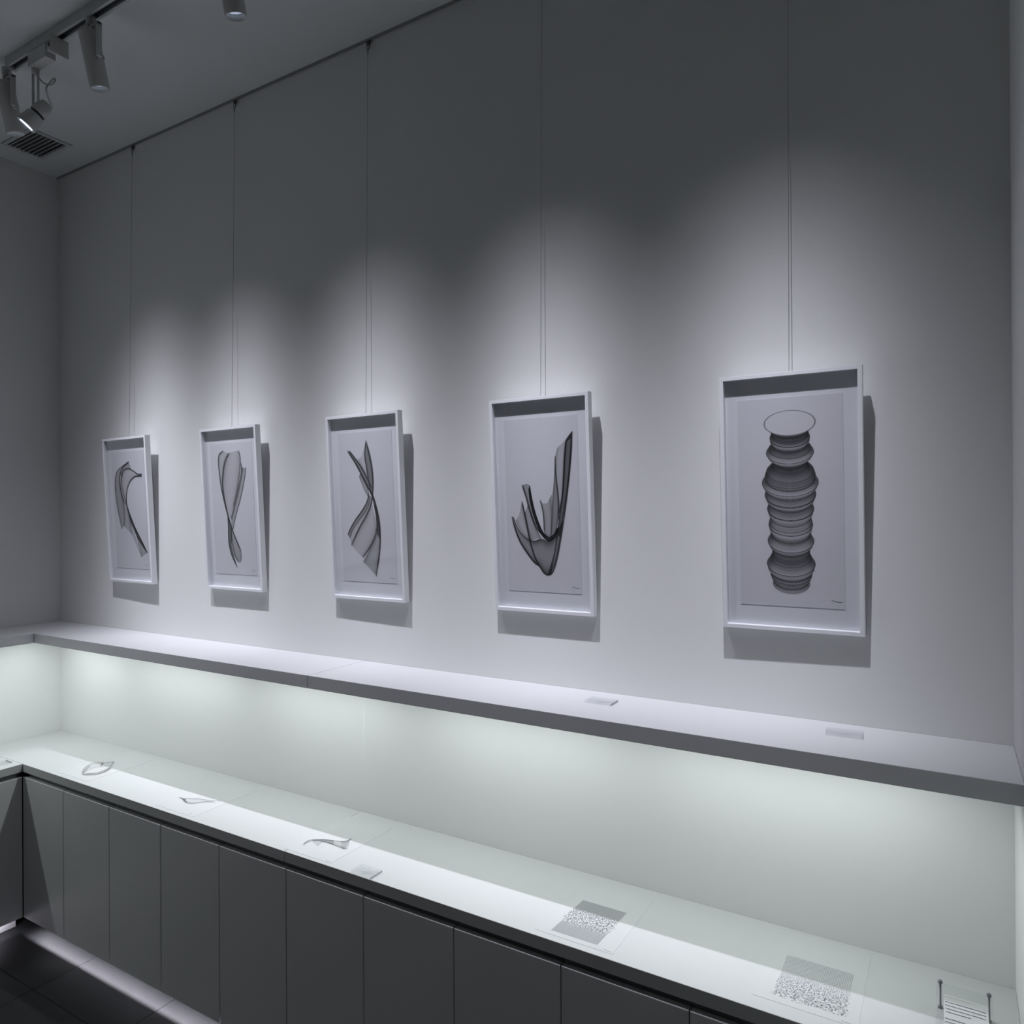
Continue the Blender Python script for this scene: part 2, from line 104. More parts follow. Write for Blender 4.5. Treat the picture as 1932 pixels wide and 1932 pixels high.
# ink drawing: tone of the flat print stored per vertex
m = mat('printed_ink', (.7, .7, .7), .85, spec=.1); M['ink'] = m
at = m.node_tree.nodes.new('ShaderNodeAttribute'); at.attribute_name = 'ink'
m.node_tree.links.new(at.outputs['Color'], m.node_tree.nodes['Principled BSDF'].inputs['Base Color'])
# dark speckled stone
def floor_mat():
    m = mat('dark_stone', (.05, .05, .052), .5, spec=.12); nt = m.node_tree; b = nt.nodes['Principled BSDF']
    tc = nt.nodes.new('ShaderNodeTexCoord'); mp = nt.nodes.new('ShaderNodeMapping'); nt.links.new(tc.outputs['Object'], mp.inputs[0])
    n = nt.nodes.new('ShaderNodeTexNoise'); n.inputs['Scale'].default_value = 9; n.inputs['Detail'].default_value = 8; nt.links.new(mp.outputs[0], n.inputs['Vector'])
    v = nt.nodes.new('ShaderNodeTexVoronoi'); v.inputs['Scale'].default_value = 260; nt.links.new(mp.outputs[0], v.inputs['Vector'])
    r = nt.nodes.new('ShaderNodeValToRGB'); r.color_ramp.elements[0].color = (.012, .0135, .014, 1); r.color_ramp.elements[1].color = (.022, .023, .024, 1)
    nt.links.new(n.outputs['Fac'], r.inputs['Fac'])
    s = nt.nodes.new('ShaderNodeValToRGB'); s.color_ramp.elements[0].position = .0; s.color_ramp.elements[1].position = .09
    s.color_ramp.elements[0].color = (1, 1, 1, 1); s.color_ramp.elements[1].color = (0, 0, 0, 1)
    nt.links.new(v.outputs['Distance'], s.inputs['Fac'])
    mx = nt.nodes.new('ShaderNodeMix'); mx.data_type = 'RGBA'
    nt.links.new(s.outputs['Color'], mx.inputs['Factor']); nt.links.new(r.outputs['Color'], mx.inputs[6]); mx.inputs[7].default_value = (.16, .16, .165, 1)
    nt.links.new(mx.outputs[2], b.inputs['Base Color']); return m
M['floor'] = floor_mat()
M['edge'] = noisy(mat('edge_band_grey', (.42, .43, .425), .42, spec=.4), 1.5, .02)
M['grout'] = mat('grout', (.01, .011, .012), .9)
def clear_mat(name, tint, gloss, rough=.02):
    m = bpy.data.materials.new(name); m.use_nodes = True; nt = m.node_tree; nt.nodes.clear()
    out = nt.nodes.new('ShaderNodeOutputMaterial'); t = nt.nodes.new('ShaderNodeBsdfTransparent'); g = nt.nodes.new('ShaderNodeBsdfGlossy')
    t.inputs[0].default_value = (*tint, 1); g.inputs['Roughness'].default_value = rough
    lw = nt.nodes.new('ShaderNodeLayerWeight'); lw.inputs['Blend'].default_value = .5
    pw_ = nt.nodes.new('ShaderNodeMath'); pw_.operation = 'POWER'; pw_.inputs[1].default_value = 5
    fr = nt.nodes.new('ShaderNodeMath'); fr.operation = 'MULTIPLY_ADD'; fr.inputs[1].default_value = .96; fr.inputs[2].default_value = .04
    nt.links.new(lw.outputs['Facing'], pw_.inputs[0]); nt.links.new(pw_.outputs[0], fr.inputs[0])
    mu = nt.nodes.new('ShaderNodeMath'); mu.operation = 'MULTIPLY'; mu.inputs[1].default_value = gloss
    mx = nt.nodes.new('ShaderNodeMixShader'); nt.links.new(fr.outputs[0], mu.inputs[0]); nt.links.new(mu.outputs[0], mx.inputs[0])
    nt.links.new(t.outputs[0], mx.inputs[1]); nt.links.new(g.outputs[0], mx.inputs[2]); nt.links.new(mx.outputs[0], out.inputs[0]); return m
M['glass'] = clear_mat('clear_glazing', (.985, .988, .99), .55)
M['acrylic'] = clear_mat('clear_acrylic', (.965, .97, .972), .6)
M['acryledge'] = mat('acrylic_edge', (.45, .45, .50), .3)

# ------------------------------------------------------------------ mesh helpers
def new(name, bm, m, parent=None, smooth=False):
    me = bpy.data.meshes.new(name); bm.normal_update(); bm.to_mesh(me); bm.free()
    if smooth:
        for p in me.polygons: p.use_smooth = True
    for q in (m if isinstance(m, (list, tuple)) else [m]): me.materials.append(q)
    o = bpy.data.objects.new(name, me); COL.objects.link(o)
    if parent: o.parent = parent
    return o
def tag(o, label=None, cat=None, group=None, kind=None):
    if label: o['label'] = label
    if cat: o['category'] = cat
    if group: o['group'] = group
    if kind: o['kind'] = kind
    return o
def empty(name, loc=(0, 0, 0), rot=(0, 0, 0)):
    o = bpy.data.objects.new(name, None); COL.objects.link(o); o.location = loc; o.rotation_euler = rot; o.empty_display_size = .05; return o
def box(bm, x0, x1, y0, y1, z0, z1, bev=0.0, mi=0):
    r = bmesh.ops.create_cube(bm, size=1.0); vs = r['verts']
    for v in vs: v.co = Vector((x0+(v.co.x+.5)*(x1-x0), y0+(v.co.y+.5)*(y1-y0), z0+(v.co.z+.5)*(z1-z0)))
    fs = set(f for v in vs for f in v.link_faces)
    for f in fs: f.material_index = mi
    if bev:
        es = list(set(e for v in vs for e in v.link_edges))
        bmesh.ops.bevel(bm, geom=es, offset=bev, segments=2, affect='EDGES', profile=.5)
def boxo(name, dims, m, parent=None, bev=0.0):
    bm = bmesh.new(); box(bm, *dims, bev=bev); return new(name, bm, m, parent)
def rings(bm, pts, rads, seg=32, close0=True, close1=True, mi=0):
    """swept circle through centre points pts (Vectors) with radii rads"""
    prev = None; n = len(pts); allr = []
    ax = Vector(pts[-1])-Vector(pts[0])
    if ax.length < 1e-6: ax = Vector(pts[1])-Vector(pts[0])
    ax.normalize(); line = all((Vector(p)-Vector(pts[0])).cross(ax).length < 1e-6 for p in pts)
    for i, (p, r) in enumerate(zip(pts, rads)):
        p = Vector(p); a = Vector(pts[max(i-1, 0)]); b = Vector(pts[min(i+1, n-1)]); t = (b-a)
        if t.length < 1e-9: t = Vector(pts[-1])-Vector(pts[0])
        t.normalize(); t = ax if line else t; ref = Vector((0, 0, 1)) if abs(t.z) < .9 else Vector((1, 0, 0))
        e1 = t.cross(ref).normalized(); e2 = t.cross(e1)
        ring = [bm.verts.new(p+r*(math.cos(2*math.pi*k/seg)*e1+math.sin(2*math.pi*k/seg)*e2)) for k in range(seg)]
        if prev:
            for k in range(seg):
                f = bm.faces.new((prev[k], prev[(k+1) % seg], ring[(k+1) % seg], ring[k])); f.material_index = mi; f.smooth = True
        allr.append(ring); prev = ring
    if close0: bm.faces.new(allr[0][::-1]).material_index = mi
    if close1: bm.faces.new(allr[-1]).material_index = mi
    bmesh.ops.recalc_face_normals(bm, faces=bm.faces)
def axis_rings(bm, prof, seg=32, closed=False, mi=0, c0=True, c1=True):
    """lathe about local -Z: prof = [(dist_down, radius)]; profile may fold back"""
    prev = None; first = None
    for d_, r in prof:
        ring = [bm.verts.new((r*math.cos(2*math.pi*k/seg), r*math.sin(2*math.pi*k/seg), -d_)) for k in range(seg)]
        if prev:
            for k in range(seg):
                f = bm.faces.new((prev[k], prev[(k+1) % seg], ring[(k+1) % seg], ring[k])); f.material_index = mi; f.smooth = True
        else: first = ring
        prev = ring
    if c0: bm.faces.new(first[::-1])
    if c1: bm.faces.new(prev)
    bmesh.ops.recalc_face_normals(bm, faces=bm.faces)
def ribbon(bm, pts, wd, n, off=0.0):
    """flat ribbon of width wd through pts lying in a plane of normal n"""
    n = Vector(n); P = [Vector(p)+n*off for p in pts]; prev = None
    for i, p in enumerate(P):
        t = (P[min(i+1, len(P)-1)]-P[max(i-1, 0)]); t.normalize(); s = t.cross(n)*wd*.5
        a = bm.verts.new(p-s); b = bm.verts.new(p+s)
        if prev: bm.faces.new((prev[0], prev[1], b, a))
        prev = (a, b)
def catmull(P, n):
    P = np.array(P, float)
    if len(P) == 2: return P[0]+(P[1]-P[0])*np.linspace(0, 1, n)[:, None]
    Q = np.vstack([2*P[0]-P[1], P, 2*P[-1]-P[-2]]); t = np.linspace(0, len(P)-1-1e-9, n); i = t.astype(int); f = (t-i)[:, None]
    a, b, c, e = Q[i], Q[i+1], Q[i+2], Q[i+3]
    return .5*(2*b+(c-a)*f+(2*a-5*b+4*c-e)*f*f+(3*b-a-3*c+e)*f**3)
def area(name, loc, rot, sx, sy, W, col, spread=180):
    ld = bpy.data.lights.new(name, 'AREA'); ld.shape = 'RECTANGLE'; ld.size = sx; ld.size_y = sy; ld.energy = W; ld.color = col; ld.spread = math.radians(spread)
    o = bpy.data.objects.new(name, ld); COL.objects.link(o); o.location = loc; o.rotation_euler = rot; return o
def spot(name, loc, dirv, W, col, size, blend=.9, rad=.018, prof=None):
    ld = bpy.data.lights.new(name, 'SPOT'); ld.energy = W; ld.color = col; ld.spot_size = math.radians(size); ld.spot_blend = blend; ld.shadow_soft_size = rad
    o = bpy.data.objects.new(name, ld); COL.objects.link(o); o.location = loc
    if prof:   # reflector beam profile (like an IES curve): narrow core plus wide spill
        ld.use_nodes = True; nt = ld.node_tree; em = nt.nodes['Emission']
        tc = nt.nodes.new('ShaderNodeTexCoord'); sp = nt.nodes.new('ShaderNodeSeparateXYZ'); nt.links.new(tc.outputs['Normal'], sp.inputs[0])
        def mth(op, a, b=None):
            n = nt.nodes.new('ShaderNodeMath'); n.operation = op
            for k, v in enumerate((a, b)):
                if v is None: continue
                if isinstance(v, (int, float)): n.inputs[k].default_value = v
                else: nt.links.new(v, n.inputs[k])
            return n.outputs[0]
        th = mth('ARCCOSINE', mth('MINIMUM', mth('ABSOLUTE', sp.outputs['Z']), 1.0)); core, sig, spill, edge = prof
        q = mth('DIVIDE', th, math.radians(sig)); g = mth('MULTIPLY', mth('EXPONENT', mth('MULTIPLY', mth('MULTIPLY', q, q), -1.0)), core)
        l = mth('MAXIMUM', mth('SUBTRACT', 1.0, mth('DIVIDE', th, math.radians(edge))), 0.0)
        nt.links.new(mth('ADD', g, mth('MULTIPLY', mth('POWER', l, 1.3), spill)), em.inputs['Strength'])
    o.rotation_euler = Vector(dirv).to_track_quat('-Z', 'Y').to_euler(); return o
# ------------------------------------------------------------------ room shell
def structure(name, dims, m): return tag(boxo(name, dims, m), kind='structure')
structure('wall_back', (-.2, XEND+.2, 0, .2, -.1, H+.2), M['wall'])
structure('wall_left', (-.2, 0, YEND-.2, 0, -.1, H+.2), M['wall'])
structure('wall_right', (L, L+.25, -.95, 0, -.1, H), M['wall'])
structure('wall_front', (-.2, XEND+.2, YEND-.2, YEND, -.1, H+.2), M['dark_wall'])
structure('wall_end', (XEND, XEND+.2, YEND, 0, -.1, H+.2), M['dark_wall'])
structure('ceiling', (-.2, XEND+.2, YEND-.2, .2, H, H+.2), M['ceiling'])
fl = structure('floor', (-.2, XEND+.2, YEND-.2, .2, -.1, -.006), M['grout'])
bm = bmesh.new(); box(bm, 0, .498, -.498, 0, -.006, 0, bev=.0008)
tile0 = new('tile', bm, M['floor'], fl)
X0, Y0 = .829-.5*2, -.529+.5*2
first = True
for i in range(0, 12):
    for j in range(0, 10):
        x = X0+.5*i+.001; y = Y0-.5*j-.001
        if x > XEND or y < YEND: continue
        t = tile0 if first else tile0.copy()
        if not first: COL.objects.link(t); t.parent = fl
        t.location = (x, y, 0); first = False

# ------------------------------------------------------------------ shelf along the walls
sh = empty('display_shelf', (0, 0, ZS))
tag(sh, 'long white wall shelf with thick edge running below the framed drawings', 'shelf')
for a, b in ((0, 1.9722), (1.9734, L)):
    bm = bmesh.new(); box(bm, a+.0005, b-.0005, -DS, -.0005, -TS, 0, bev=.0012); new('shelf_board', bm, M['shelf'], sh)
sh2 = empty('display_shelf', (0, -DS, ZS))
tag(sh2, 'short white shelf return on the left wall, meeting the long shelf in the corner', 'shelf')
bm = bmesh.new(); box(bm, .0005, DSL, YEND+1.3+DS, -.0006, -TS, 0, bev=.0012); new('shelf_board', bm, M['shelf'], sh2)
# tube lamps under the shelves (real fittings, hidden behind the shelf edge from here)
def tube(x, y, ln, alongx, parent, p0):
    bm = bmesh.new(); h = ln/2
    if alongx:
        box(bm, x-h, x+h, y-.012, y+.012, -TS-.0125, -TS-.0005, bev=.002)
    else:
        box(bm, x-.012, x+.012, y-h, y+h, -TS-.0125, -TS-.0005, bev=.002)
    o = new('lamp_housing', bm, M['shelf'], parent); 
    o.location = (-p0[0], -p0[1], 0)
    area('tube_light', (x, y, ZS-TS-.014), (0, 0, 0 if alongx else math.pi/2), ln-.02, .012, TUBE_W*ln/.6, TUBE_C)
for x in TUBES_X: tube(x, -.19, .70 if x > .5 else .46, True, sh, (0, 0))
for y in (-.72, -1.5, -2.28): tube(.19, y, .66, False, sh2, (0, -DS))

# ------------------------------------------------------------------ counter
ct = empty('display_counter', (0, 0, ZC))
tag(ct, 'long white display counter top below the shelf, carrying the flat prints', 'counter')
for a, b in ((0, 1.9565), (1.9577, L)):
    bm = bmesh.new(); box(bm, a+.0005, b-.0005, -DC+.0012, -.0005, -TE, 0); cb = new('counter_board', bm, M['counter'], ct)
    bm = bmesh.new(); box(bm, max(a, DCL)+.0005, b-.0005, -DC, -DC+.00115, -TE, -.0003); tag(new('edge_band', bm, M['edge'], cb), 'grey edge banding')
ct2 = empty('display_counter', (0, -DC, ZC))
tag(ct2, 'white counter top return on the left wall, at the inner corner', 'counter')
bm = bmesh.new(); box(bm, .0005, DCL-.0012, YEND+1.3+DC, -.0004, -TE, 0); cb = new('counter_board', bm, M['counter'], ct2)
bm = bmesh.new(); box(bm, DCL-.00115, DCL, YEND+1.3+DC, -.0004, -TE, -.0003); tag(new('edge_band', bm, M['edge'], cb), 'grey edge banding')

# ------------------------------------------------------------------ base cabinets
ordn = ['first', 'second', 'third', 'fourth', 'fifth', 'sixth', 'seventh', 'eighth', 'ninth', 'tenth', 'eleventh']
DT = ZC-TE-GR   # door top
def cabinet(wd, name='base_cabinet'):
    """origin at the floor, left end, wall side; front faces -y, depth DC"""
    t = empty(name)
    bm = bmesh.new(); box(bm, .001, wd-.001, -DC+.021, -.004, ZD+.032, ZC-TE-.0005); new('body', bm, M['body'], t)
    bm = bmesh.new(); box(bm, .0014, wd-.0014, -DC, -DC+.018, ZD, DT, bev=.0020); new('door', bm, M['door'], t)
    bm = bmesh.new(); box(bm, .001, wd-.001, -DC+.060, -DC+.078, 0, ZD+.032); new('plinth', bm, M['plinth'], t)
    return t
def tree_copy(r, **kw):
    c = r.copy(); COL.objects.link(c)
    for ch in list(r.children):
        d_ = ch.copy(); COL.objects.link(d_); d_.parent = c
        for g in list(ch.children):
            e = g.copy(); COL.objects.link(e); e.parent = d_
    return c
xs = [DCL+CW0+i*CW for i in range(10)]
c0 = cabinet(CW0); c0.location = (DCL, 0, 0)
tag(c0, 'first grey flat-front base cabinet of the long run, beside the inner corner', 'cabinet', 'base cabinets of the long run')
c1 = None
for i in range(9):
    c = cabinet(CW) if c1 is None else tree_copy(c1)
    if c1 is None: c1 = c
    c.location = (xs[i], 0, 0)
    tag(c, '%s grey flat-front base cabinet of the long run, counted from the inner corner' % ordn[i+1], 'cabinet', 'base cabinets of the long run')
cl = cabinet(L-xs[9]-.002); cl.location = (xs[9], 0, 0)
tag(cl, 'last grey flat-front base cabinet of the long run, at the right wall', 'cabinet', 'base cabinets of the long run')
# left run: same cabinet turned to face +x
for i in range(5):
    if i == 0:
        t = empty('base_cabinet'); D2 = DCL
        bm = bmesh.new(); box(bm, .001, .499, -D2+.021, -.004, ZD+.032, ZC-TE-.0005); new('body', bm, M['body'], t)
        bm = bmesh.new(); box(bm, .0014, .4986, -D2, -D2+.018, ZD, DT, bev=.002); new('door', bm, M['door'], t)
        bm = bmesh.new(); box(bm, .001, .499, -D2+.060, -D2+.078, 0, ZD+.032); new('plinth', bm, M['plinth'], t)
        cA = t
    else: t = tree_copy(cA)
    t.rotation_euler = (0, 0, math.pi/2); t.location = (0, -DC-.0005-.5*(i+1), 0)
    tag(t, '%s grey base cabinet of the left return, counted from the inner corner' % ordn[i], 'cabinet', 'base cabinets of the left return')
# lamp strips under the cabinets light the floor in front of the plinth
def strip(x0, x1, y0, y1, name, label):
    bm = bmesh.new(); box(bm, x0, x1, y0, y1, ZD+.027, ZD+.0315); o = new(name, bm, M['plinth']); tag(o, label, 'light strip'); return o
KY = -DC+.033
strip(.46, L-.02, KY-.004, KY+.004, 'light_strip', 'thin lamp strip fixed under the long run of base cabinets')
area('strip_light', ((.46+L-.02)/2, KY, ZD+.025), (math.radians(-KICK_T), 0, 0), L-.48, .006, KICK_W*(L-.48), KICK_C, 120)
strip(DCL-.035, DCL-.027, -2.8, -DC-.05, 'light_strip', 'thin lamp strip fixed under the left return of base cabinets')
area('strip_light', (DCL-.031, (-2.8-DC-.05)/2, ZD+.025), (math.radians(KICK_T), 0, math.pi/2), 2.8-DC-.05, .006, KICK_W*.55*(2.8-DC-.05), KICK_C, 175)

# ------------------------------------------------------------------ framed drawings
FW, FH, FD, TILT = .3312, .6401, .0235, .0514
FX = [.6307, 1.3160, 2.0129, 2.6981, 3.3960]; FA = [-.0183, .0001, -.0102, .0009, .0099]; ZB = 1.4491
def raster(spec, mpp, cell):
    pts = np.array([p for ribs, k in spec['s'] for r in ribs for p in r]+[p for r, w_, k in spec['l'] for p in r])
    lo = pts.min(0)-.004; hi = pts.max(0)+.004; nx, ny = (np.ceil((hi-lo)/cell).astype(int)+1)
    T = np.zeros((nx, ny))
    for ribs, k in spec['s']:
        NV, NU = 900, 420
        C_ = np.array([catmull(r, NV) for r in ribs]); m_ = len(ribs)
        u = np.linspace(0, m_-1-1e-9, NU); i = u.astype(int); f = (u-i)[:, None, None]
        G = C_[i]*(1-f)+C_[i+1]*f
        du = np.gradient(G, axis=0); dv = np.gradient(G, axis=1)
        J = np.abs(du[..., 0]*dv[..., 1]-du[..., 1]*dv[..., 0])
        s = np.abs(2*u/(m_-1)-1); pr = (.60+.95*s**3.2)[:, None]
        hat = 1+.10*np.sin(np.arange(NU)*1.1)[:, None]
        Wt = 1.9*k*pr*hat*(J+1.2e-9)/(cell*cell)
        gx = (G[..., 0]-lo[0])/cell; gy = (G[..., 1]-lo[1])/cell
        ix = gx.astype(int); iy = gy.astype(int); fx = gx-ix; fy = gy-iy
        for a, wa in ((0, 1-fx), (1, fx)):
            for b, wb in ((0, 1-fy), (1, fy)):
                np.add.at(T, (np.clip(ix+a, 0, nx-1), np.clip(iy+b, 0, ny-1)), Wt*wa*wb)
    for r, w_, k in spec['l']:
        P = catmull(r, 900); sg = max(w_*mpp*.52, cell*.55); R_ = int(3*sg/cell)+1; K = np.zeros_like(T)
        tp = np.minimum(1, np.minimum(np.linspace(0, 1, 900), np.linspace(1, 0, 900))*12+.25)
        bx = np.round((P[:, 0]-lo[0])/cell).astype(int); by = np.round((P[:, 1]-lo[1])/cell).astype(int)
        for a in range(-R_, R_+1):
            for b in range(-R_, R_+1):
                X = np.clip(bx+a, 0, nx-1); Y = np.clip(by+b, 0, ny-1)
                d2 = (lo[0]+X*cell-P[:, 0])**2+(lo[1]+Y*cell-P[:, 1])**2
                np.maximum.at(K, (X, Y), 2.8*k*tp*np.exp(-d2/(2*sg*sg)))
        T += K
    return T, lo
def raster_rings(R, cell):
    R = np.array(R); lo = np.array([-.075, .08]); hi = np.array([.075, .56]); nx, ny = (np.ceil((hi-lo)/cell).astype(int)+1)
    T = np.zeros((nx, ny)); gx = lo[0]+np.arange(nx)*cell; gy = lo[1]+np.arange(ny)*cell; X, Y = np.meshgrid(gx, gy, indexing='ij')
    n = 230; t = np.linspace(0, len(R)-1, n); i = np.minimum(t.astype(int), len(R)-2); f = (t-i)[:, None]; f = .5*f+.5*f*f*(3-2*f)
    Q = R[i]*(1-f)+R[i+1]*f
    rr = Q[:, 2]; k_ = 13; pad = np.pad(rr, k_, mode='edge'); mean = np.convolve(pad, np.ones(2*k_+1)/(2*k_+1), 'valid'); mx = np.array([pad[q:q+2*k_+1].max() for q in range(n)])
    slope = np.gradient(rr); low = np.clip((mx-rr)/.016, 0, 1)
    base = .34+1.7*low**1.2+1.0*np.clip(-slope/.0012, 0, 1)*low + np.repeat(RNG.uniform(-.12, .30, n//4+1), 4)[:n]
    sg_ = np.sign(slope); turn = np.zeros(n, bool); turn[1:] = sg_[1:] != sg_[:-1]
    for j in range(n-1, -1, -1):
        cx, cz, rx, rz = Q[j]; e = np.sqrt(((X-cx)/rx)**2+((Y-cz)/rz)**2); inside = e < 1
        dist = np.abs(e-1)*np.minimum(rx, rz*1.2)
        if j >= n-6: fill = .18
        elif j == 0: fill = .04
        else: fill = base[j]+RNG.uniform(-.06, .06)
        side = 1.5*np.clip(np.abs(X-cx)/rx, 0, 1)**7 if j else 0
        T = np.where(inside, fill+side, T)
        strong = 3.6 if (turn[j] or j % 17 == 0) else (base[j]+RNG.uniform(.1, .8) if j else 2.0)
        if j in (0, n-1): strong = 1.7
        T = np.maximum(T, strong*np.exp(-(dist/(cell*(.75 if strong < 1.5 else .95)))**2))
    return T, lo
PAPER = np.array([.70, .70, .745]); INK = np.array([.012, .013, .014])
def ink_mesh(name, T, lo, cell, parent, to3d, paper=PAPER, thr=.012):
    tr = 1-np.exp(-T); col = paper*(1-tr[..., None])+INK*tr[..., None]
    nx, ny = T.shape; Mx = T > thr
    F_ = Mx[:-1, :-1] | Mx[1:, :-1] | Mx[:-1, 1:] | Mx[1:, 1:]
    I, Jx = np.nonzero(F_); idx = lambda a, b: a*ny+b
    faces = np.stack([idx(I, Jx), idx(I+1, Jx), idx(I+1, Jx+1), idx(I, Jx+1)], 1)
    used, inv = np.unique(faces, return_inverse=True); faces = inv.reshape(faces.shape)
    a = used//ny; b = used % ny; co = to3d(lo[0]+a*cell, lo[1]+b*cell)
    me = bpy.data.meshes.new(name); me.vertices.add(len(used)); me.vertices.foreach_set('co', co.astype(np.float32).ravel())
    me.loops.add(faces.size); me.loops.foreach_set('vertex_index', faces.ravel().astype(np.int32))
    me.polygons.add(len(faces)); me.polygons.foreach_set('loop_start', np.arange(0, faces.size, 4, dtype=np.int32))
    me.update(calc_edges=True); me.validate()
    ca = me.color_attributes.new('ink', 'FLOAT_COLOR', 'POINT'); c4 = np.ones((len(used), 4), np.float32); c4[:, :3] = col[a, b]
    ca.data.foreach_set('color', c4.ravel()); me.materials.append(M['ink'])
    o = bpy.data.objects.new(name, me); COL.objects.link(o); o.parent = parent; return o
SIG = [(-.011, .001), (-.009, .004), (-.0075, -.0005), (-.006, .003), (-.0045, 0), (-.003, .0012), (-.001, -.0003), (.002, .0006), (.006, -.0003), (.011, 0)]
labels = ['framed drawing of a hooked drape curling into a small beak, leftmost on the wall',
          'framed drawing of a tall pleated funnel twisting to a point, second from the left',
          'framed drawing of a crossed ribbon that opens into a pleated skirt, middle of the five',
          'framed drawing of a dark jagged hook like a bent blade with three left prongs',
          'framed drawing of a tall stacked column of discs under an empty oval, rightmost']
mpps = [.00055, .00050, .00043, .00042, 0]
for i, key in enumerate(('one', 'two', 'three', 'four', 'five')):
    t = empty('framed_drawing', (FX[i], 0, ZB), (0, 0, 0))
    # leaning out from the wall: bottom back edge touches the wall
    t.rotation_euler = (TILT, 0, FA[i]); t.location.y = -abs(math.sin(FA[i]))*FW/2-.0006
    tag(t, labels[i], 'picture', 'white framed drawings on the wall')
    hw, b_, D_ = FW/2, .0105, FD
    bm = bmesh.new()
    outer = [(-hw, 0), (hw, 0), (hw, FH), (-hw, FH)]; inn = [(-hw+b_, b_), (hw-b_, b_), (hw-b_, FH-b_), (-hw+b_, FH-b_)]
    of = [bm.verts.new((x, -D_, z)) for x, z in outer]; nf = [bm.verts.new((x, -D_, z)) for x, z in inn]
    ob = [bm.verts.new((x, 0, z)) for x, z in outer]; nb = [bm.verts.new((x, 0, z)) for x, z in inn]
    for k in range(4):
        q = (k+1) % 4
        bm.faces.new((of[k], of[q], nf[q], nf[k])); bm.faces.new((ob[q], ob[k], nb[k], nb[q]))
        bm.faces.new((ob[k], ob[q], of[q], of[k])); bm.faces.new((nf[k], nf[q], nb[q], nb[k]))
    bmesh.ops.recalc_face_normals(bm, faces=bm.faces)
    es = [e for e in bm.edges if all(abs(v.co.y+D_) < 1e-6 for v in e.verts)]
    bmesh.ops.bevel(bm, geom=es, offset=.0007, segments=2, affect='EDGES')
    new('frame_moulding', bm, M['frame'], t)
    bk = boxo('mount_board', (-hw+b_+.0003, hw-b_-.0003, -.0070, -.0015, b_+.0003, FH-b_-.0003), M['backing'], t)
    st = boxo('art_sheet', (-.1235, .1220, -.0079, -.0073, .0605, .579), M['paper'], t)
    if key == 'five': cell = .0008; T, lo = raster_rings(ART['five'], cell)
    else: cell = .0011 if i < 2 else .0009; T, lo = raster(ART[key], mpps[i], cell)
    ink_mesh('printed_drawing', T, lo, cell, st, lambda a, b: np.stack([a, np.full(a.shape, -.0081), b], 1))
    bm = bmesh.new(); ribbon(bm, [(.1035+x*1.05, -.0081, .0775+z*1.2) for x, z in SIG], .0011, (0, -1, 0)); new('signature', bm, M['inkline'], st)
    boxo('glass_pane', (-hw+b_+.0003, hw-b_-.0003, -.0185, -.0170, b_+.0003, FH-b_-.0003), M['glass'], t)

# picture rail and hanging wires
bm = bmesh.new()
box(bm, .001, L-.001, -.0035, -.0005, H-.007, H-.0005); box(bm, .001, L-.001, -.0075, -.0060, H-.007, H-.0005); box(bm, .001, L-.001, -.0065, -.0035, H-.003, H-.0005)
tag(new('picture_rail', bm, M['rail']), 'thin dark picture rail where the back wall meets the ceiling', 'rail')
wl = ['the leftmost framed drawing', 'the second framed drawing from the left', 'the middle framed drawing', 'the framed drawing of the jagged hook', 'the rightmost framed drawing of the disc column']
for i in range(5):
    t = empty('hanging_wire', (FX[i], -.006, H-.011))
    tag(t, 'thin steel wire with small hook clip holding %s' % wl[i], 'wire', 'picture wires')
    bm = bmesh.new(); box(bm, -.008, .008, -.006, .003, -.006, 0, bev=.0012); box(bm, -.0055, .0055, -.005, .001, -.013, -.006, bev=.001); new('clip', bm, M['darksteel'], t)
    bm = bmesh.new(); P = [(-.0055, -.002, -.012), (-.006, -.003, -.021), (-.003, -.004, -.030), (0, -.004, -.034), (.003, -.004, -.030), (.006, -.003, -.021), (.0055, -.002, -.014)]
    rings(bm, [tuple(v) for v in catmull(P, 20)], [.0012]*20, 8); new('hook', bm, M['darksteel'], t)
    bot = (.0, -.0245, 2.083-(H-.011)); bm = bmesh.new(); rings(bm, [(0, -.004, -.033), (0, -.0142, -.7), bot], [.0007]*3, 8); new('wire', bm, M['wire'], t)
    bm = bmesh.new(); rings(bm, [(0, -.004, -.033), (0, -.0042, -.046)], [.0014]*2, 8); new('crimp', bm, M['darksteel'], t)

# ------------------------------------------------------------------ lighting tracks
def track(x0, x1, y0, y1, alongx, label):
    t = empty('lighting_track', ((x0+x1)/2, (y0+y1)/2, H)); tag(t, label, 'lighting track')
    bm = bmesh.new(); l2 = (x1-x0)/2 if alongx else (y1-y0)/2; w2 = .0175
    def bb(b_, a0, a1, c0_, c1_, z0, z1, bev=0):
        if alongx: box(b_, a0, a1, c0_, c1_, z0, z1, bev)
        else: box(b_, c0_, c1_, a0, a1, z0, z1, bev)
    bb(bm, -l2, l2, -w2, w2, -.0075, -.0005); bb(bm, -l2, l2, -w2, -w2+.0085, -.034, -.0075); bb(bm, -l2, l2, w2-.0085, w2, -.034, -.0075)
    bb(bm, -l2-.012, -l2, -w2, w2, -.036, -.0005, .001); bb(bm, l2, l2+.012, -w2, w2, -.036, -.0005, .001)
    new('profile', bm, M['track'], t)
    bm = bmesh.new(); bb(bm, -l2+.001, l2-.001, -w2+.0087, w2-.0087, -.026, -.0077); new('contact_slot', bm, M['slot'], t); return t
track(.838, 3.80, YT-.0175, YT+.0175, True, 'white ceiling lighting track parallel to the picture wall, with black slot')
track(.5325-.0175, .5325+.0175, -3.0, -.55, False, 'short end of a second white ceiling track near the left wall')

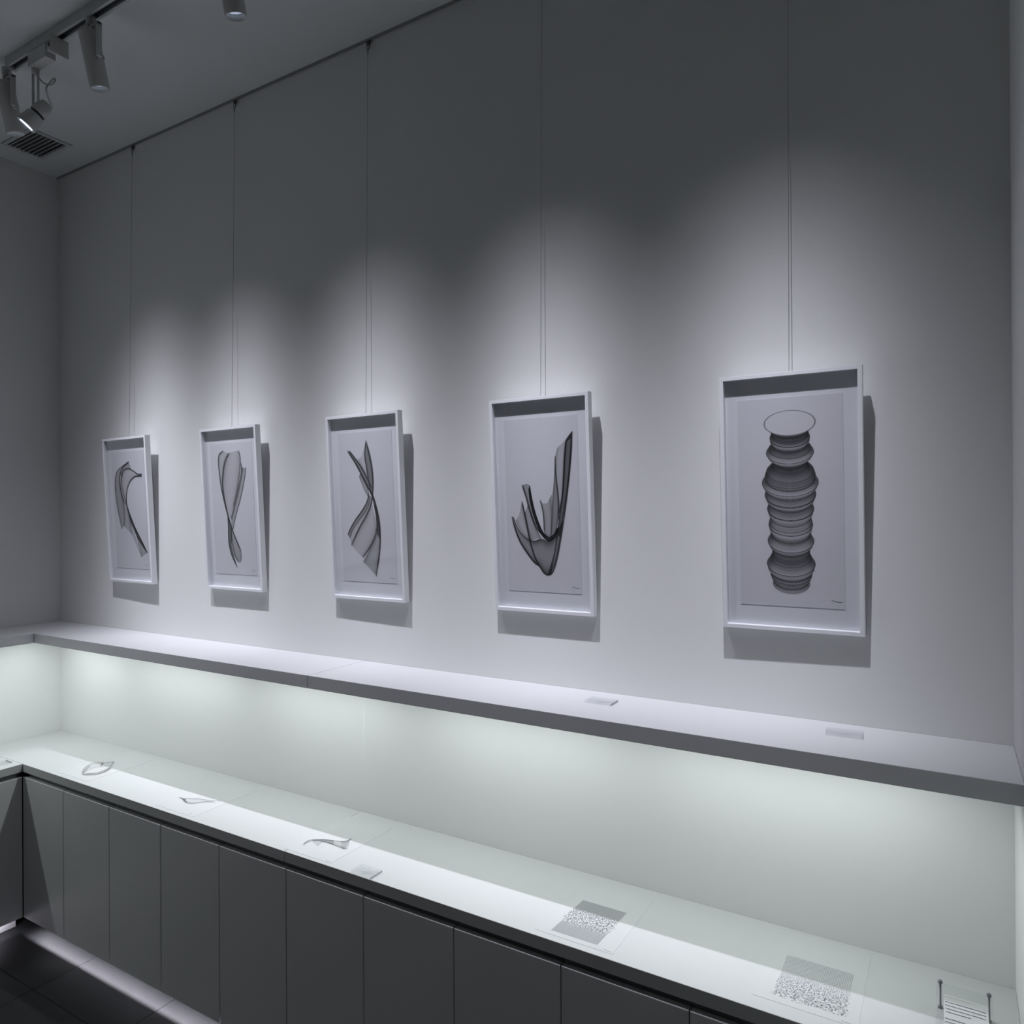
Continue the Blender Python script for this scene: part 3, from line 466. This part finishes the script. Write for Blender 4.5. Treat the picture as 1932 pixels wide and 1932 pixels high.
def tube_spot(x, label, W=None, rz=0.0, y=YT):
    """cylinder track spot; adapter at track, tube leans to the wall (+y) by 12.5 degrees"""
    t = empty('track_spotlight', (x, y, H-.036), (0, 0, rz)); tag(t, label, 'spotlight', 'cylinder track spotlights')
    bm = bmesh.new(); rings(bm, [(0, 0, .012), (0, 0, -.012), (0, 0, -.013), (0, 0, -.024)], [.0155, .0155, .0125, .0125], 24); new('adapter', bm, M['lamp'], t)
    bm = bmesh.new(); ax = .050
    box(bm, -.010, ax, -.008, .008, -.034, -.024, bev=.002); box(bm, ax-.009, ax, -.008, .008, -.135, -.024, bev=.002)
    new('arm', bm, M['lamp'], t)
    th = math.radians(12.5)
    b = empty_mesh_body(t, th)
    dv = Vector((0, math.sin(th), -math.cos(th))); cen = Vector((-.004, -.008, -.036))
    mouth = cen+dv*.1795
    Rz = Matrix.Rotation(rz, 3, 'Z'); pw = Vector((x, y, H-.036))+Rz@(mouth-dv*.003)
    spot('spot_beam', pw, Rz@(Vector((0, math.sin(SPOT_TILT), -math.cos(SPOT_TILT)))), SPOT_W if W is None else W, SPOT_C, SPOT_SIZE, .15, .016, PROF)
    return t
def empty_mesh_body(t, th):
    bm = bmesh.new(); axis_rings(bm, [(0, .020), (.001, .0235), (.009, .0255), (.0092, .0290), (.013, .0300), (.178, .0300), (.1795, .0290), (.1795, .0270), (.166, .0262), (.160, .0262)], 40)
    o = new('lamp_body', bm, M['lamp'], t, smooth=False)
    for p in o.data.polygons: p.use_smooth = len(p.vertices) == 4
    o.location = (-.004, -.008, -.036); o.rotation_euler = (th, 0, 0)
    bm = bmesh.new(); axis_rings(bm, [(.1595, .0255), (.1615, .0255), (.1605, .020), (.1615, .008)], 32, c0=True, c1=True)
    g = new('reflector', bm, M['glow'], o); tag(g, 'glowing pale blue lamp mouth')
    bm = bmesh.new(); rings(bm, [(.029, 0, -.095), (.045, 0, -.095)], [.009, .009], 20); k = new('pivot', bm, M['lamp'], o)
    return o
SPX = [.80, 1.345, 2.02, 2.70, 3.36]
spl = ['white cylinder spotlight at the far left end of the track, behind the bright lens', 'white cylinder spotlight hanging second from the left end of the track',
       'white cylinder spotlight cut off by the top edge of the photo', 'white cylinder spotlight above the jagged hook drawing', 'white cylinder spotlight above the disc column drawing']
for i, x in enumerate(SPX): tube_spot(x, spl[i], W=SPOT_W*(.88 if i == 4 else 1))
for k, (y, lb) in enumerate(((-1.15, 'white cylinder spotlight on the second track, nearer the picture wall'), (-1.85, 'white cylinder spotlight on the second track, second from the picture wall'), (-2.55, 'white cylinder spotlight on the second track, farthest from the picture wall'))):
    tube_spot(.5325, lb, W=WASH_W, rz=math.pi/2, y=y)

# adjustable spotlight with driver box
t = empty('bracket_spotlight', (1.08, YT, H-.036)); tag(t, 'white bracket spotlight with driver box, cable loop and bare bright lens', 'spotlight')
bm = bmesh.new(); box(bm, -.098, .020, -.017, .017, -.048, .0, bev=.0015); new('driver_box', bm, M['lamp'], t)
bm = bmesh.new(); box(bm, .021, .055, -.014, .014, -.030, .0, bev=.001); box(bm, .072, .077, -.030, .030, -.055, .004, bev=.001); box(bm, .054, .073, -.010, .010, -.020, -.004); new('adapter_plate', bm, M['lamp'], t)
bm = bmesh.new(); P = [(.058, -.016, -.006), (.054, -.024, -.020), (.060, -.027, -.032), (.072, -.032, -.036)]
rings(bm, [tuple(v) for v in catmull(P, 14)], [.0022]*14, 8); new('lead', bm, M['lampdark'], t)
# geometry of the head from the camera axes
C0 = t.location
lensc = LENS - C0
dv = LENSDIR.normalized()
hb = lensc - dv*.105
top = TOPB - C0
mid = lensc - dv*.075
cr = Vector((.858, .514, 0))
bm = bmesh.new()
side = dv.cross(Vector((0, 0, 1))).normalized()
for s in (-1, 1):
    a_ = top+cr*s*.009; c_ = Vector((a_.x, a_.y, mid.z+.012))
    rings(bm, [tuple(a_), tuple(a_*.5+c_*.5), tuple(c_)], [.0042]*3, 8)
rings(bm, [tuple(mid-cr*.02+Vector((0, 0, .014))), tuple(mid+cr*.02+Vector((0, 0, .014)))], [.006]*2, 8)
rings(bm, [tuple(top+Vector((0, 0, .004))), tuple(top+Vector((0, 0, -.022)))], [.012, .012], 20)
new('bracket', bm, M['lamp'], t)
bm = bmesh.new(); rings(bm, [tuple(lensc-dv*a) for a in (.110, .108, .085, .062, .060)], [.012, .020, .027, .029, .027], 8); new('driver_housing', bm, M['lamp'], t)
bm = bmesh.new(); rings(bm, [tuple(lensc-dv*a) for a in (.060, .052)], [.0235, .0235], 24); new('cooling_gap', bm, M['lampdark'], t)
bm = bmesh.new(); rings(bm, [tuple(lensc-dv*a) for a in (.052, .048, .020, .002, 0, 0, .003)], [.026, .029, .0315, .0325, .0318, .0300, .0295], 36, close1=False)
hd = new('lamp_head', bm, M['lamp'], t)
bm = bmesh.new(); rings(bm, [tuple(lensc-dv*a) for a in (.003, .001)], [.0295, .0295], 36); new('lens', bm, M['lens'], hd)
vw = (CAM-LENS).normalized(); vi = (vw-dv*vw.dot(dv)).normalized(); mj = dv.cross(vi)
bm = bmesh.new(); qs = []
for a in (.0006, -.0008): qs.append([bm.verts.new(lensc-dv*a+vi*(.009+.006*math.cos(2*math.pi*k/28)-.004*math.sin(2*math.pi*k/28)**2)+mj*.023*math.sin(2*math.pi*k/28)) for k in range(28)])
for k in range(28): bm.faces.new((qs[0][k], qs[0][(k+1) % 28], qs[1][(k+1) % 28], qs[1][k]))
bm.faces.new(qs[0][::-1]); bm.faces.new(qs[1]); bmesh.ops.recalc_face_normals(bm, faces=bm.faces)
tag(new('diode', bm, M['hotglow'], hd), 'bright white lamp chip')
bm = bmesh.new(); kn = mid+side*-.0+dv.cross(side)*.0
rings(bm, [tuple(lensc-dv*.040+side*.029), tuple(lensc-dv*.040+side*.044)], [.010, .010], 10); new('knob', bm, M['lamp'], t)
up_ = Vector((0, 0, 1)); P = [top+Vector((.008, 0, -.025)), top+Vector((.03, .01, -.055)), top+Vector((.065, .02, -.068)), top+Vector((.078, .025, -.055)), top+Vector((.068, .025, -.045)), top+Vector((.050, .02, -.060)), top+Vector((.046, .012, -.085)), lensc-dv*.095+cr*.026]
bm = bmesh.new(); rings(bm, [tuple(v) for v in catmull([tuple(p) for p in P], 50)], [.0032]*50, 8); new('cable', bm, M['lamp'], t)
spot('bracket_beam', C0+lensc+dv*.006, dv, 22, SPOT_C, 62, .8, .02)

# ceiling vent
t = empty('ceiling_vent', (.270, -.228, H)); tag(t, 'white louvred air vent set in the ceiling near the left corner', 'vent')
vx, vy, fb = .122, .088, .016
bm = bmesh.new()
for a in ((-vx, vx, -vy, -vy+fb), (-vx, vx, vy-fb, vy), (-vx, -vx+fb, -vy+fb, vy-fb), (vx-fb, vx, -vy+fb, vy-fb)): box(bm, *a, -.007, -.0005)
new('vent_frame', bm, M['vent'], t)
boxo('vent_recess', (-vx+fb, vx-fb, -vy+fb, vy-fb, -.002, -.0006), M['ventdark'], t)
ns = 8; s0 = None
for k in range(ns):
    yy = -vy+fb+(k+.5)*(2*vy-2*fb)/ns
    if s0 is None:
        bm = bmesh.new(); box(bm, -vx+fb+.0006, vx-fb-.0006, -.0070, .0070, -.0008, .0008); s0 = new('slat', bm, M['vent'], t); s = s0
    else: s = s0.copy(); COL.objects.link(s); s.parent = t
    s.rotation_euler = (math.radians(40), 0, 0); s.location = (0, yy, -.0075)

# ------------------------------------------------------------------ flat prints on the counter
def cprint(cx, y0, y1, wdt, label, rot=0.0):
    o = boxo('art_print', (-wdt/2, wdt/2, y0, y1, 0, .0003), M['cpaper'])
    o.location = (cx, 0, ZC+.0002); tag(o, label, 'print', 'unframed prints lying on the counter'); return o
CP = np.array([.58, .59, .595])
def cdraw(sheet, key, mpp):
    T, lo = raster(ART[key], mpp, .0007); T = T*.5; cx = sheet.location.x
    ink_mesh('printed_drawing', T, lo, .0007, sheet, lambda a, b: np.stack([a-cx, b, np.full(a.shape, .0007)], 1), paper=CP, thr=.02)
def csig(sheet, x, y):
    bm = bmesh.new(); cx = sheet.location.x; ribbon(bm, [(x-cx+a*.9, y+b, .0007) for a, b in SIG], .0009, (0, 0, 1)); new('signature', bm, M['greyline'], sheet)
p = cprint(.715, -.325, -.045, .21, 'print of a thin open ring shape, on the counter nearest the left corner'); cdraw(p, 'ring', .0006)
p = cprint(1.375, -.330, -.050, .21, 'print of a slender closed leaf shape, on the counter, second from the left'); cdraw(p, 'leaf', .0005); csig(p, 1.456, -.318)
p = cprint(2.035, -.335, -.055, .21, 'print of a dark wing-like wave, on the counter left of a clear label block'); cdraw(p, 'wave', .00028); csig(p, 2.122, -.330)
p = cprint(2.940, -.327, -.047, .21, 'print of a fine grey grid broken up across its middle, on the counter'); csig(p, 3.028, -.321)
def seg(bm, x, y, ln, ang, wd):
    dx, dy = math.cos(ang)*ln/2, math.sin(ang)*ln/2; ribbon(bm, [(x-dx, y-dy, .0007), (x+dx, y+dy, .0007)], wd, (0, 0, 1))
bm = bmesh.new(); nx_, ny_ = 52, 46; R = random.Random(3)
for a in range(nx_):
    for b in range(ny_):
        v = b/(ny_-1); amp = max(0, 1-abs(v-.50)/.27)**1.1
        if v > .88: amp = 0
        x = -.0675+.0080*(1-v)*-1+ (a+.5)*.126/nx_+.0075; y = -.309+v*.165
        x += R.gauss(0, .0050)*amp; y += R.gauss(0, .0045)*amp
        cell_ = .126/nx_
        if R.random() < .22*amp: continue
        seg(bm, x, y, .165/ny_*1.0, math.pi/2+R.gauss(0, .8)*amp, .00070+.0004*amp)
        if amp < .4 or R.random() < .5: seg(bm, x, y, cell_, R.gauss(0, .9)*amp, .0005)
new('printed_drawing', bm, M['greyline'], p)
p = cprint(3.465, -.306, -.026, .21, 'print of parallel grey lines crumbling towards the front, on the counter at right'); csig(p, 3.548, -.300)
bm = bmesh.new(); nx_, ny_ = 44, 40
for a in range(nx_):
    for b in range(ny_):
        v = b/(ny_-1); amp = max(0, (.86-v)/.86)**1.7
        x = -.0650+(a+.5)*.144/nx_; y = -.281+v*.158
        x += R.gauss(0, .0036)*amp; y += R.gauss(0, .0034)*amp
        seg(bm, x, y, .158/ny_*1.02, math.pi/2+R.gauss(0, 1.0)*amp, .0010 if v > .8 else .0008)
        if v < .5 and R.random() < .4*amp+.1: seg(bm, x+R.gauss(0, .002), y, .0035, R.random()*3.1, .0006)
new('printed_drawing', bm, M['greyline'], p)

# ------------------------------------------------------------------ clear label blocks
def label_block(x, y, z, label, rot=0.0, w2=.0385, d2=.0255):
    t = empty('label_block', (x, y, z), (0, 0, rot)); tag(t, label, 'label', 'clear acrylic label blocks')
    boxo('acrylic_block', (-w2, w2, -d2, d2, .0003, .0060), M['acrylic'], t, bev=.0005)
    boxo('block_edge', (w2+.0001, w2+.0009, -d2+.0005, d2-.0005, .0005, .0058), M['acryledge'], t)
    bm = bmesh.new()
    for k, (l0, l1) in enumerate(((-.012, .012), (-.020, .020), (-.010, .010))):
        ribbon(bm, [(l0, .009-.008*k, .0063), (l1, .009-.008*k, .0063)], .0016, (0, 0, 1))
    new('printed_lines', bm, M['paleline'], t); return t
label_block(2.269, -.322, ZC, 'clear acrylic label block on the counter, right of the wave print', 0)
label_block(2.920, -.106, ZS, 'clear acrylic label block on the shelf, below the jagged hook drawing')
label_block(3.523, -.093, ZS, 'clear acrylic label block on the shelf, below the disc column drawing', .08)
label_block(.300, -.405, ZC, 'clear acrylic label block on the left return counter, at the photo edge', math.pi/2)

# ------------------------------------------------------------------ slanted acrylic sign on pins
t = empty('sign_stand', (3.755, -.15, ZC)); tag(t, 'slanted clear acrylic sign on steel pins holding a printed text card', 'sign')
pw = .049; ya, za, yb, zb_ = .0, .0485, -.150, .030
def on(u, v, off=0.0):
    return Vector((u, ya+(yb-ya)*v, za+(zb_-za)*v+off))
def slab(name, u0, u1, v0, v1, o0, o1, m, parent=t):
    bm = bmesh.new(); vs = [bm.verts.new(on(u, v, o)) for o in (o0, o1) for u, v in ((u0, v0), (u1, v0), (u1, v1), (u0, v1))]
    for f in ((3, 2, 1, 0), (4, 5, 6, 7), (0, 1, 5, 4), (1, 2, 6, 5), (2, 3, 7, 6), (3, 0, 4, 7)): bm.faces.new([vs[k] for k in f])
    bmesh.ops.recalc_face_normals(bm, faces=bm.faces); return new(name, bm, m, parent)
slab('acrylic_plate', -pw, pw, -.02, 1, 0, .003, M['acrylic']); slab('plate_edge', -pw-.0008, -pw-.0001, -.02, 1, .0002, .0028, M['acryledge'])
card = slab('text_card', -.036, .040, .20, .98, .0032, .0036, M['cpaper'])
bm = bmesh.new()
R = random.Random(5)
def glyph(u, v, s):
    # small unreadable strokes standing for the tiny printed characters
    for k in range(3):
        a = (u+R.uniform(-.4, .4)*s, v+R.uniform(-.4, .4)*s*7); horiz = R.random() < .35
        b = (a[0]+(s*.8 if horiz else 0), a[1]+(0 if horiz else s*5))
        ribbon(bm, [on(a[0], a[1], .0040), on(b[0], b[1], .0040)], s*.30, (0, 0, 1))
for k in range(20): glyph(-.033+k*.0026, .24, .0014)
for rw in range(9):
    v = .34+rw*.062
    if rw == 4: continue
    for k in range(27 if rw not in (3, 8) else 17):
        for _ in (0, 1): glyph(-.033+k*.0026, v, .0021)
new('printed_lines', bm, M['inkline'], card)
for u in (-pw+.006, pw-.006):
    for v in (.0, .93):
        p3 = on(u, v); bm = bmesh.new()
        rings(bm, [(p3.x, p3.y, .0004), (p3.x, p3.y, .004), (p3.x, p3.y, .0045), (p3.x, p3.y, p3.z+.002)], [.0045, .0045, .0022, .0022], 14)
        rings(bm, [(p3.x, p3.y, p3.z+.0032), (p3.x, p3.y, p3.z+.0045), (p3.x, p3.y, p3.z+.0085), (p3.x, p3.y, p3.z+.0105)], [.0032, .0045, .0042, .0015], 16)
        new('standoff_pin', bm, M['pin'], t)
